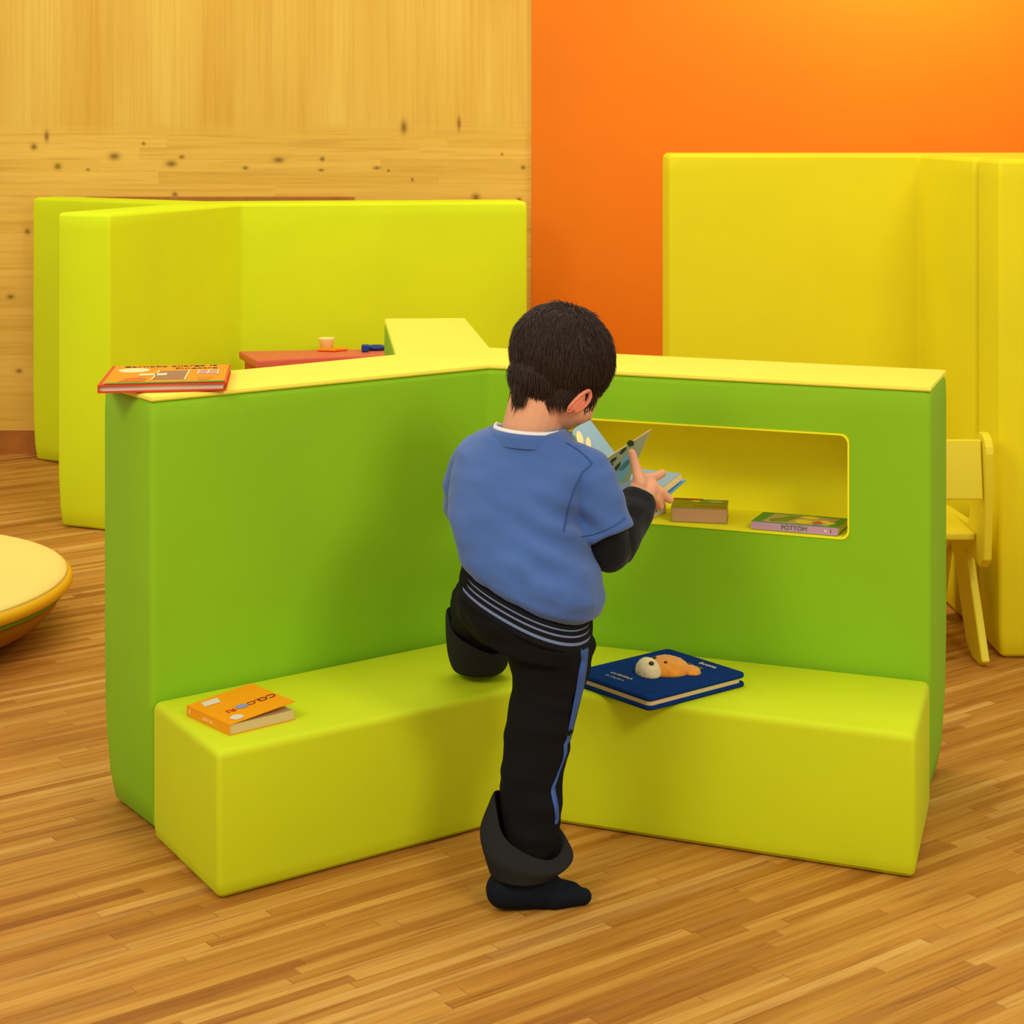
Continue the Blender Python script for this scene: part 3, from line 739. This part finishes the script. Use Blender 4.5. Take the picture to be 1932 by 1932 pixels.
# collar and undershirt
def neck_ring(dz, a, b, tilt=-.06, back=0):
    c = at(995, 812, 3.318)+Vector((0, 0, dz)); r = section(c, a, b, YAW, tilt, 60, 2.0)
    # back of the collar dips, front lower still
    return [p+Vector((0, 0, -.020*max(0, (p-c).dot(Vector((math.sin(YAW), math.cos(YAW), 0))))/b)) for p in r]
cr = rings_bm([neck_ring(-.020, .074, .067), neck_ring(-.006, .070, .061), neck_ring(.003, .0655, .057), neck_ring(.001, .0625, .054), neck_ring(-.012, .064, .056)], False)
obj('collar', cr, SHIRTD if 0 else SHIRT, shirt, True)
cr = rings_bm([neck_ring(-.012, .0635, .0555), neck_ring(.003, .0615, .0535), neck_ring(.008, .0590, .051), neck_ring(.004, .0565, .049), neck_ring(-.012, .058, .050)], False)
obj('undershirt', cr, WHITE, BOY, True, label='white undershirt edge')
# sleeves of the black undershirt
ls = chain([P(1120, 920, 3.27, .042), P(1140, 1000, 3.258, .041), P(1148, 1036, 3.262, .041)])+[tube([(at(1146, 1030, 3.262), .040), (at(1160, 1025, 3.28), .041), (at(1180, 992, 3.325), .038), (at(1196, 965, 3.365), .0355), (at(1203, 948, 3.385), .034), (at(1207, 938, 3.394), .030)])]
blob('sleeve', ls, .003, BLACK, BOY, 4, lambda p: noise.noise(p*30)*.003+noise.noise(Vector((p.x*18, p.y*18, p.z*60)))*.0018, label='long black sleeve')
ls = chain([P(886, 950, 3.43, .036), P(915, 980, 3.5, .036)])+[tube([(at(905, 975, 3.49), .036), (at(950, 965, 3.515), .034), (at(1048, 930, 3.528), .028)])]
blob('sleeve', ls, .003, BLACK, BOY, 4, lambda p: noise.noise(p*30)*.002, label='long black sleeve')

# trousers
def wr_pants(p): return noise.noise(Vector((p.x*16, p.y*16, p.z*16)))*.005+noise.noise(Vector((p.x*14+p.z*22, p.y*14, p.z*40)))*.0035
tr = [rings_bm([section(at(988, 1100, 3.222), .112, .084, YAW, -.42), section(at(988, 1135, 3.222), .118, .092, YAW, -.38), section(at(990, 1175, 3.222), .116, .094, YAW, -.3), section(at(1003, 1215, 3.22), .096, .085, YAW, -.2)])]
tr += chain([P(1034, 1190, 3.22, .078), P(1038, 1240, 3.215, .071), P(1030, 1310, 3.205, .060), P(1012, 1400, 3.2, .056), P(1002, 1480, 3.19, .053), P(997, 1580, 3.18, .050)])
tr += [cap(at(1085, 1215, 3.25), .036, at(1080, 1260, 3.25), .030)]
tr += chain([P(945, 1140, 3.26, .072), P(920, 1132, 3.4, .060), P(903, 1138, 3.5, .052), P(897, 1165, 3.54, .047), P(903, 1222, 3.575, .043)])
pants = blob('trousers', tr, .0036, PANTS, BOY, 6, wr_pants)
# rolled cuffs
def cuff(name, c0, c1, prof_, tiltf, n=40, rot=0):
    """prof_: (t along c0->c1, radius x, radius y)"""
    ax = (c1-c0); rings = []
    for t, rx, ry in prof_:
        ring = []
        for j in range(n):
            a = 2*math.pi*j/n; c = c0+ax*t
            z = tiltf(a)*max(0, t)
            rr_ = 1+.05*math.sin(3*a+1.3)*t+.03*math.sin(5*a)*t
            ring.append(c+Vector((rx*math.cos(a)*rr_, ry*math.sin(a)*rr_, z)))
        rings.append(ring)
    o = obj(name, rings_bm(rings, False), CUFF, pants, True, label='charcoal rolled-up cuff')
    md = o.modifiers.new('s', 'SUBSURF'); md.levels = 2; md.render_levels = 2; bake(o)
    for p in o.data.polygons: p.use_smooth = True
    return o
cuff('cuff', at(985, 1652, 3.142), at(996, 1560, 3.170),
     [(.04, .046, .044), (0.0, .053, .048), (.2, .062, .054), (.5, .078, .066), (.62, .079, .068), (.85, .068, .063), (1.0, .062, .060), (1.03, .058, .057), (.96, .055, .054), (.6, .053, .052), (.3, .050, .048)],
     lambda a: -.030*math.cos(a)+.026*math.sin(a)+.014*math.exp(-((a-2.9)/.5)**2))
cuff('cuff', at(902, 1270, 3.585)+Vector((0, 0, .003)), at(897, 1190, 3.56),
     [(.1, .04, .042), (.0, .046, .05), (.25, .057, .056), (.6, .060, .060), (.95, .059, .058), (1.05, .057, .056), (.98, .051, .051), (.5, .045, .045)],
     lambda a: -.030*math.cos(a)+.018*math.sin(a))
# trouser side stripe laid on the cloth
def tree_of(o): return BVHTree.FromPolygons([v.co+BOY.location for v in o.data.vertices], [p.vertices[:] for p in o.data.polygons])
def stripe(path, name, host=None, m=None, label='blue side stripe'):
    host = host or pants; bv = tree_of(host)
    L, Rr = [], []
    for px, py, wpx in path:
        for s, lst in ((-1, L), (1, Rr)):
            o_c = Vector((0, 0, EYE)); d = (at(px+s*wpx/2, py, 1)-o_c).normalized()
            h = bv.ray_cast(o_c, d)
            if h[0] is None: lst.append(None)
            else: lst.append(h[0]+h[1]*.0012)
    rows = [(a, b) for a, b in zip(L, Rr) if a is not None and b is not None]
    bm = bmesh.new(); prev = None
    for a, b in rows:
        m_ = (a+b)/2; hh = bv.find_nearest(m_); mid = hh[0]+hh[1]*.0014
        cur = [bm.verts.new(a), bm.verts.new(mid), bm.verts.new(b)]
        if prev:
            for i in range(2): bm.faces.new((prev[i], prev[i+1], cur[i+1], cur[i]))
        prev = cur
    bmesh.ops.recalc_face_normals(bm, faces=bm.faces)
    o = obj(name, bm, m or STRIPE, host, True, label=label)
    md = o.modifiers.new('s', 'SOLIDIFY'); md.thickness = .001; md.offset = 0; bake(o)
ctrl = [(1092, 1186, 13), (1096, 1205, 14), (1102, 1225, 14), (1101, 1250, 13), (1097, 1275, 14), (1093, 1300, 13), (1090, 1325, 13), (1086, 1350, 12), (1082, 1370, 11), (1074, 1390, 8), (1066, 1405, 7), (1066, 1420, 6), (1062, 1435, 3), (1054, 1455, 3), (1049, 1470, 4), (1043, 1485, 6), (1043, 1495, 9), (1046, 1510, 9), (1049, 1525, 8), (1050, 1545, 7), (1047, 1558, 5)]
def dense(ctrl, n=4):
    out = []
    for i in range(len(ctrl)-1):
        for k in range(n): t = k/n; out.append(tuple(a*(1-t)+b*t for a, b in zip(ctrl[i], ctrl[i+1])))
    return out
stripe(dense(ctrl), 'side_stripe')
for path in ([(1116, 876, 2), (1098, 892, 2), (1084, 920, 2), (1074, 950, 2), (1066, 985, 2), (1062, 1004, 2)], [(1068, 836, 2), (1090, 849, 2), (1108, 864, 2), (1118, 876, 2)], [(1096, 1013, 1.6), (1120, 1009, 1.6), (1145, 999, 1.6), (1166, 987, 1.6), (1182, 975, 1.6)]):
    stripe(dense(path, 8), 'seam', shirt, SHIRTD, None)
# socks
fd = Vector((.985, .17, 0)); hl = Vector((-.015, 3.130, 0))
def S3(a, s, z): return hl+fd*a+Vector((-fd.y, fd.x, 0))*s+Vector((0, 0, z))
so = [cap(S3(0, 0, .030), .028, S3(.03, 0, .026), .027), cap(S3(.0, .004, .032), .028, S3(.026, .018, .062), .026), cap(S3(.03, 0, .030), .030, S3(.075, .0, .026), .028),
      cap(S3(.03, 0, .05), .028, S3(.08, 0, .028), .024), cap(S3(.070, .002, .022), .028, S3(.115, .004, .016), .020), cap(S3(.085, -.010, .018), .020, S3(.135, -.004, .0135), .0140), cap(S3(.08, .014, .016), .018, S3(.116, .022, .011), .011)]
sk = blob('sock', so, .0025, SOCK, BOY, 5)
for v in sk.data.vertices:
    if v.co.z < .0015: v.co.z = .0015
so = [cap(at(905, 1250, 3.585)+Vector((0, 0, .005)), .027, at(908, 1230, 3.58), .027), cap(Vector((-.058, 3.60, .281)), .028, Vector((-.030, 3.70, .275)), .023)]
sk = blob('sock', so, .0028, SOCK, BOY, 4)
for v in sk.data.vertices:
    if v.co.z < .2512: v.co.z = .2512

# open board book in the boy's hands
OB = thing('open_book', 'pale blue open board book held in the boys hands', 'book', at(1158, 930, 3.50))
def on_plane(px, py, q):
    o_c = Vector((0, 0, EYE)); n = (q[1]-q[0]).cross(q[2]-q[0]); d = at(px, py, 1)-o_c
    return o_c+d*((q[0]-o_c).dot(n)/d.dot(n))
def facing(q):                             # order the quad so its normal faces the reader
    c = sum(q, Vector())/4; n = (q[1]-q[0]).cross(q[3]-q[0])
    return q if n.dot(Vector((0, 0, EYE))-c) > 0 else [q[1], q[0], q[3], q[2]]
a3 = [at(1120, 930, 3.50), at(1163, 858, 3.575), at(1107, 783, 3.63)]
A = facing([a3[0], a3[1], a3[2], on_plane(1048, 850, a3)])
obj('left_page', slab(A, .003), BLUEP, OB)
def blobp(px, py, rx, ry, q, name, m, h=.001, n=14, jag=0, rot=0):
    o_c = Vector((0, 0, EYE)); n0 = (q[1]-q[0]).cross(q[3]-q[0]).normalized(); top, bot = [], []
    for i in range(n):
        a = 2*math.pi*i/n; r_ = 1+jag*(1 if i % 2 else -1)
        dx, dy = rx*math.cos(a)*r_, ry*math.sin(a)*r_
        X, Y_ = px+dx*math.cos(rot)-dy*math.sin(rot), py+dx*math.sin(rot)+dy*math.cos(rot)
        d = at(X, Y_, 1)-o_c; t = (q[0]-o_c).dot(n0)/d.dot(n0); p = o_c+d*t
        top.append(p+n0*h); bot.append(p+n0*(h-.0006))
    obj(name, rings_bm([bot, top]), m, OB)
blobp(1094, 828, 6, 15, A, 'printed_ear', CREAM, rot=-.25)
blobp(1110, 838, 5, 13, A, 'printed_ear', CREAM, rot=-.1)
blobp(1078, 835, 16, 14, A, 'printed_bush', LEAF, .0008, 14, .08)
blobp(1071, 819, 9, 5, A, 'printed_leaves', LEAFD, .0014, 12, .2)
b3 = [at(1141, 867, 3.525), at(1228, 811, 3.49), at(1152, 952, 3.545)]
B = facing([b3[0], b3[1], on_plane(1186, 908, b3), b3[2]])
obj('middle_page', slab(B, .006), mat('board_edge', (232, 196, 124), .8), OB)
obj('page_picture', rings_bm([[frame_pt(B, u, v, .0001) for u, v in ((.01, .01), (.99, .01), (.99, .99), (.01, .99))], [frame_pt(B, u, v, .0005) for u, v in ((.01, .01), (.99, .01), (.99, .99), (.01, .99))]]), mat('sage_page', (172, 188, 140), .6), OB)
for px, py, rx, ry, r_ in ((1176, 888, 9, 26, .55), (1182, 868, 8, 24, .55)): blobp(px, py, rx, ry, B, 'printed_water', TEAL, .0009, 14, 0, r_)
for px, py, rx, ry, r_ in ((1157, 868, 3, 9, .9), (1164, 882, 3, 13, .6), (1152, 880, 2, 9, .7), (1190, 836, 7, 6, 0), (1160, 905, 3, 12, .3), (1176, 850, 3, 9, .8)):
    blobp(px, py, rx, ry, B, 'printed_stalk', LEAFD, .0014, 10, .1, r_)
blobp(1163, 925, 12, 14, B, 'printed_bush', LEAF, .0014, 12, .1)
blobp(1161, 917, 7, 4, B, 'printed_bird', REDP, .002, 8, .1, -.3)
Cq = [at(1158, 950, 3.472), at(1243, 925, 3.470), at(1284, 893, 3.575), at(1146, 878, 3.590)]
Cn = (Cq[1]-Cq[0]).cross(Cq[3]-Cq[0]).normalized()
if Cn.z < 0: Cn = -Cn
obj('page_block', rings_bm([[p-Cn*.0145 for p in Cq], [p-Cn*.0012 for p in Cq]]), mat('cream_board_edges', (244, 212, 140), .7), OB)
obj('right_page', rings_bm([[p-Cn*.0011 for p in Cq], Cq]), mat('grey_blue_page', (150, 170, 172), .5), OB)
u0 = (Cq[1]-Cq[0]).normalized()*.006; v0 = (Cq[3]-Cq[0]).normalized()*.003
Dq = [Cq[0]-v0, Cq[1]+u0-v0, Cq[2]+u0+v0, Cq[3]+v0]
obj('back_cover', rings_bm([[p-Cn*.0215 for p in Dq], [p-Cn*.0185 for p in Dq]]), BLUEC, OB)
